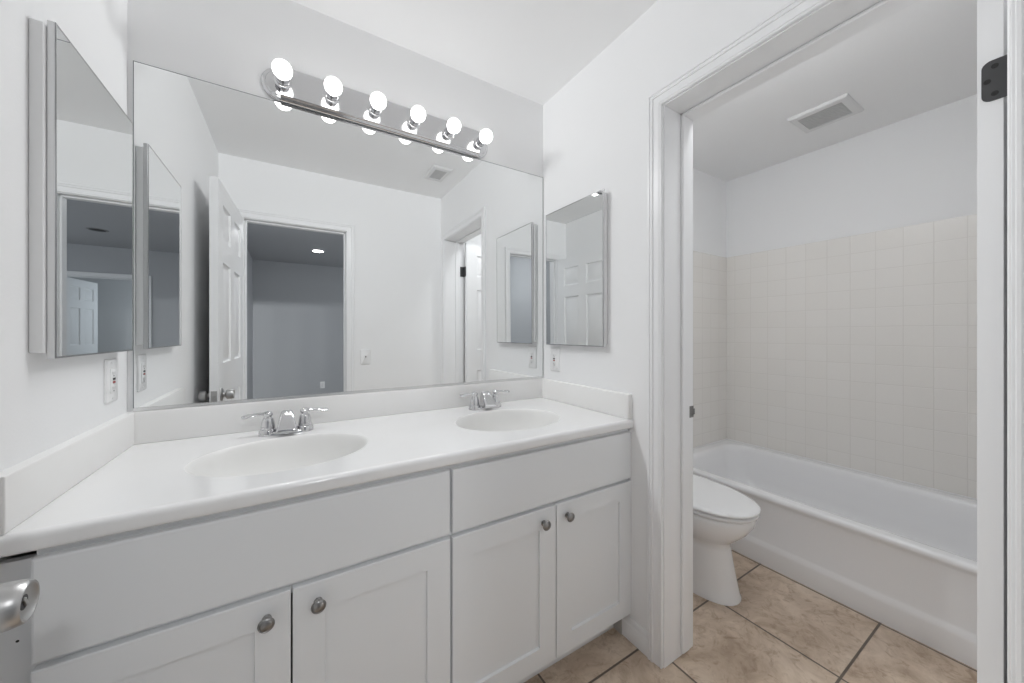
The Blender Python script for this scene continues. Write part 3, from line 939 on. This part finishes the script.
# ------------------------------------------------------------------ toilet
TX = 2.115
toi = thing('toilet', 'white elongated toilet with lid down between the doorway and the bathtub', 'toilet', (TX, -0.4, 0))
def egg(yb, yf, hw, z, n=48, p=2.3, wide=0.42):
    """Elongated outline: blunt back at yb, rounder front at yf, widest at fraction `wide` from the back."""
    pts = []
    ym = yb + (yf - yb) * wide
    for i in range(n):
        a = 2 * PI * i / n
        c, s = math.cos(a), math.sin(a)
        if s >= 0:       # towards the back
            e = 2 / 3.2
            L = yb - ym
        else:
            e = 2 / p
            L = ym - yf
        pts.append((TX + hw * math.copysign(abs(c) ** e, c), ym + abs(L) * math.copysign(abs(s) ** e, s), z))
    return pts
rings = [egg(-0.16, -0.708, 0.112, 0.0, wide=0.62), egg(-0.16, -0.708, 0.112, 0.010, wide=0.62), egg(-0.165, -0.702, 0.108, 0.02, wide=0.62), egg(-0.165, -0.690, 0.103, 0.08, wide=0.62),
         egg(-0.165, -0.676, 0.100, 0.15, wide=0.6), egg(-0.165, -0.665, 0.099, 0.215, wide=0.58), egg(-0.165, -0.664, 0.102, 0.238, wide=0.55),
         egg(-0.165, -0.678, 0.118, 0.256, wide=0.52), egg(-0.17, -0.705, 0.142, 0.280, wide=0.5), egg(-0.18, -0.735, 0.163, 0.312, wide=0.48),
         egg(-0.19, -0.756, 0.176, 0.345, wide=0.46), egg(-0.195, -0.764, 0.181, 0.375, wide=0.45), egg(-0.20, -0.764, 0.181, 0.388, wide=0.45),
         egg(-0.205, -0.758, 0.176, 0.393, wide=0.45), egg(-0.30, -0.68, 0.11, 0.393, wide=0.45)]
obj('bowl', loft(BM(), rings), M['porcelain'], toi, 50)
rings = [egg(-0.240, -0.762, 0.173, 0.3965), egg(-0.234, -0.774, 0.182, 0.3985), egg(-0.232, -0.777, 0.185, 0.402), egg(-0.232, -0.777, 0.185, 0.408), egg(-0.236, -0.770, 0.180, 0.4115), egg(-0.25, -0.75, 0.165, 0.4122)]
obj('seat', loft(BM(), rings), M['seat'], toi, 50)
rings = [egg(-0.240, -0.764, 0.174, 0.4160), egg(-0.234, -0.776, 0.183, 0.4185), egg(-0.232, -0.780, 0.185, 0.422), egg(-0.232, -0.780, 0.185, 0.427), egg(-0.236, -0.774, 0.181, 0.4320),
         egg(-0.245, -0.755, 0.168, 0.4350), egg(-0.27, -0.70, 0.130, 0.4370), egg(-0.33, -0.60, 0.06, 0.4378)]
obj('lid', loft(BM(), rings), M['seat'], toi, 50)
for s in (-1, 1):
    obj('seat_hinge', box(TX + s * 0.07 - 0.018, TX + s * 0.07 + 0.018, -0.232, -0.205, 0.393, 0.428, 0.006, 3), M['seat'], toi, 40)
def rr_loft(specs, r, k=6):
    return loft(BM(), [[p for p in rrect(TX - hw, TX + hw, y0, y1, max(0.004, min(r, hw - 0.001)), z, k)] for hw, y0, y1, z in specs])
obj('tank', rr_loft([(0.17, -0.185, -0.03, 0.393), (0.195, -0.198, -0.022, 0.405), (0.205, -0.204, -0.020, 0.47), (0.215, -0.208, -0.018, 0.70), (0.213, -0.206, -0.020, 0.703)], 0.03), M['porcelain'], toi, 40)
obj('tank_lid', rr_loft([(0.218, -0.212, -0.014, 0.7045), (0.223, -0.216, -0.012, 0.709), (0.223, -0.216, -0.012, 0.728), (0.218, -0.211, -0.016, 0.735), (0.20, -0.195, -0.03, 0.7365)], 0.03), M['porcelain'], toi, 40)
bm = lathe([(0.012, 0), (0.012, 0.006), (0.006, 0.009), (0.006, 0.016)], (TX - 0.15, -0.2065, 0.65), '-Y', 20)
loft(bm, [[(TX - 0.155 + u, -0.222 + 0.003 * math.sin(2 * PI * i / 12), 0.65 - 0.08 * u + hh * math.cos(2 * PI * i / 12)) for i in range(12)] for u, hh in ((0, 0.007), (0.04, 0.006), (0.075, 0.008), (0.082, 0.004))])
obj('flush_lever', bm, M['chrome'], toi, 40)

# ------------------------------------------------------------------ bathtub
tubt = thing('bathtub', 'white alcove bathtub with front apron against the tiled wall behind the toilet', 'bathtub', (2.93, -0.77, 0))
TYa, TYb, TXb = D + 0.003, -0.0085, 3.3685
bm = BM()
def trr(x0, x1, y0, y1, r, z):
    return rrect(x0, x1, y0, y1, r, z, 8)
rings = []
for x0, z in ((2.506, 0.0), (2.506, 0.086), (2.509, 0.098), (2.516, 0.112), (2.520, 0.122), (2.5215, 0.319), (2.520, 0.329), (2.5165, 0.336), (2.515, 0.343), (2.516, 0.351), (2.520, 0.357), (2.527, 0.3605), (2.536, 0.3615)):
    rings.append(trr(x0, TXb, TYa, TYb, 0.003, z))
ix0, ix1, iy0, iy1 = 2.588, 3.292, TYa + 0.085, TYb - 0.075
for ins, z, r in ((-0.022, 0.3615, 0.12), (-0.010, 0.3602, 0.12), (-0.002, 0.356, 0.12), (0.004, 0.348, 0.12), (0.010, 0.330, 0.12), (0.022, 0.24, 0.13), (0.036, 0.16, 0.14), (0.055, 0.105, 0.15), (0.085, 0.078, 0.15), (0.13, 0.068, 0.13), (0.22, 0.063, 0.10)):
    ex = max(ins, 0) * 1.6          # the ends slope more than the sides
    rings.append(trr(ix0 + ins, ix1 - ins, iy0 + (ins if ins < 0 else ex), iy1 - (ins if ins < 0 else ex), r, z))
loft(bm, rings)
obj('tub_shell', bm, M['tub'], tubt, 40)
# caulked lip where the rim meets the tile
bm = BM()
add_box(bm, TXb - 0.006, TXb + 0.001, TYa, TYb, 0.361, 0.367, 0.002, 2)
add_box(bm, 2.53, TXb - 0.006, TYb - 0.006, TYb + 0.0003, 0.361, 0.367, 0.002, 2)
obj('caulk_bead', bm, M['plate'], tubt, 40)
obj('drain', lathe([(0.0, 0.002), (0.02, 0.002), (0.028, 0.004), (0.032, 0.0)], (2.95, -1.20, 0.063), 'Z', 28), M['chrome'], tubt, 40)

# ------------------------------------------------------------------ ceiling vents
def ceiling_vent(label, x0, x1, y0, y1, gx, gy, n, along):
    t = thing('ceiling_vent', label, 'vent', ((x0 + x1) / 2, (y0 + y1) / 2, H))
    bm_ = BM()
    rings_ = []
    for ins, z in ((0, H - 0.0005), (0, H - 0.006), (0.006, H - 0.014), (0.012, H - 0.016)):
        rings_.append([(x, y, z) for x, y in ((x0 + ins, y0 + ins), (x1 - ins, y0 + ins), (x1 - ins, y1 - ins), (x0 + ins, y1 - ins))])
    g = [(x, y) for x, y in ((x0 + gx, y0 + gy), (x1 - gx, y0 + gy), (x1 - gx, y1 - gy), (x0 + gx, y1 - gy))]
    rings_ += [[(x, y, H - 0.016) for x, y in g], [(x, y, H - 0.003) for x, y in g]]
    loft(bm_, rings_, cap0=False, cap1=False)
    obj('frame', bm_, M['vent'], t)
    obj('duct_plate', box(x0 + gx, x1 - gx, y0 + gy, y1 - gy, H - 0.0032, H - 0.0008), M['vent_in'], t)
    bm_ = BM()
    for i in range(n):
        f = (i + 0.5) / n
        if along == 'y':
            c = x0 + gx + (x1 - x0 - 2 * gx) * f
            hw = (x1 - x0 - 2 * gx) / n * 0.36
            add_box(bm_, c - hw, c + hw, y0 + gy, y1 - gy, H - 0.012, H - 0.007)
        else:
            c = y0 + gy + (y1 - y0 - 2 * gy) * f
            hw = (y1 - y0 - 2 * gy) / n * 0.36
            add_box(bm_, x0 + gx, x1 - gx, c - hw, c + hw, H - 0.012, H - 0.007)
    obj('louvers', bm_, M['grille'], t)
    return t
ceiling_vent('square white exhaust vent on the tub room ceiling', 2.805, 3.055, -0.885, -0.628, 0.038, 0.034, 9, 'y')
ceiling_vent('small white vent on the vanity room ceiling, seen in the mirror', 1.285, 1.430, -1.190, -0.950, 0.028, 0.04, 7, 'x')

# unseen dome lamps added as fill for the tub room and the vanity fronts
def fill_dome(label, x, y, mat):
    dl = thing('fill_lamp', label, 'added fill lamp', (x, y, H))
    obj('fill_lamp_base', lathe([(0.135, 0.0005), (0.135, 0.012), (0.128, 0.020), (0.118, 0.021)], (x, y, H), '-Z', 40), M['white_metal'], dl, 35)
    obj('fill_lamp_dome', lathe([(0.118, 0.021)] + [(0.118 * math.cos(a * PI / 20), 0.021 + 0.055 * math.sin(a * PI / 20)) for a in range(1, 10)] + [(0.0, 0.076)], (x, y, H), '-Z', 40), M[mat], dl, 60)
fill_dome('round white dome lamp added as unseen fill light on the tub room ceiling over the doorway side', 1.98, -0.86, 'dome')
fill_dome('round white dome lamp added as unseen fill light on the bedroom ceiling just outside the entry doorway', 0.62, -2.75, 'dome_bed')

# ------------------------------------------------------------------ recessed lights of the bedroom
def can_light(label, x, y, lit):
    t = thing('recessed_light', label, 'ceiling light', (x, y, H), group='bedroom recessed lights')
    obj('trim_ring', lathe([(0.0665, 0.0005), (0.090, 0.0005), (0.090, 0.003), (0.082, 0.006), (0.070, 0.007), (0.0665, 0.005)], (x, y, H), '-Z', 36), M['plate'] if lit else M['vent_in'], t, 35)
    obj('lens', lathe([(0.0, 0.002), (0.066, 0.002), (0.066, 0.0085), (0.060, 0.0105), (0.0, 0.0125)], (x, y, H), '-Z', 36), M['can'] if lit else M['slot'], t, 35)
    return t
can_light('lit round recessed light on the bedroom ceiling, seen in the large mirror', 0.736, -4.41, True)
can_light('unlit dark recessed light on the bedroom ceiling, seen in the left cabinet mirror', 1.58, -4.55, False)
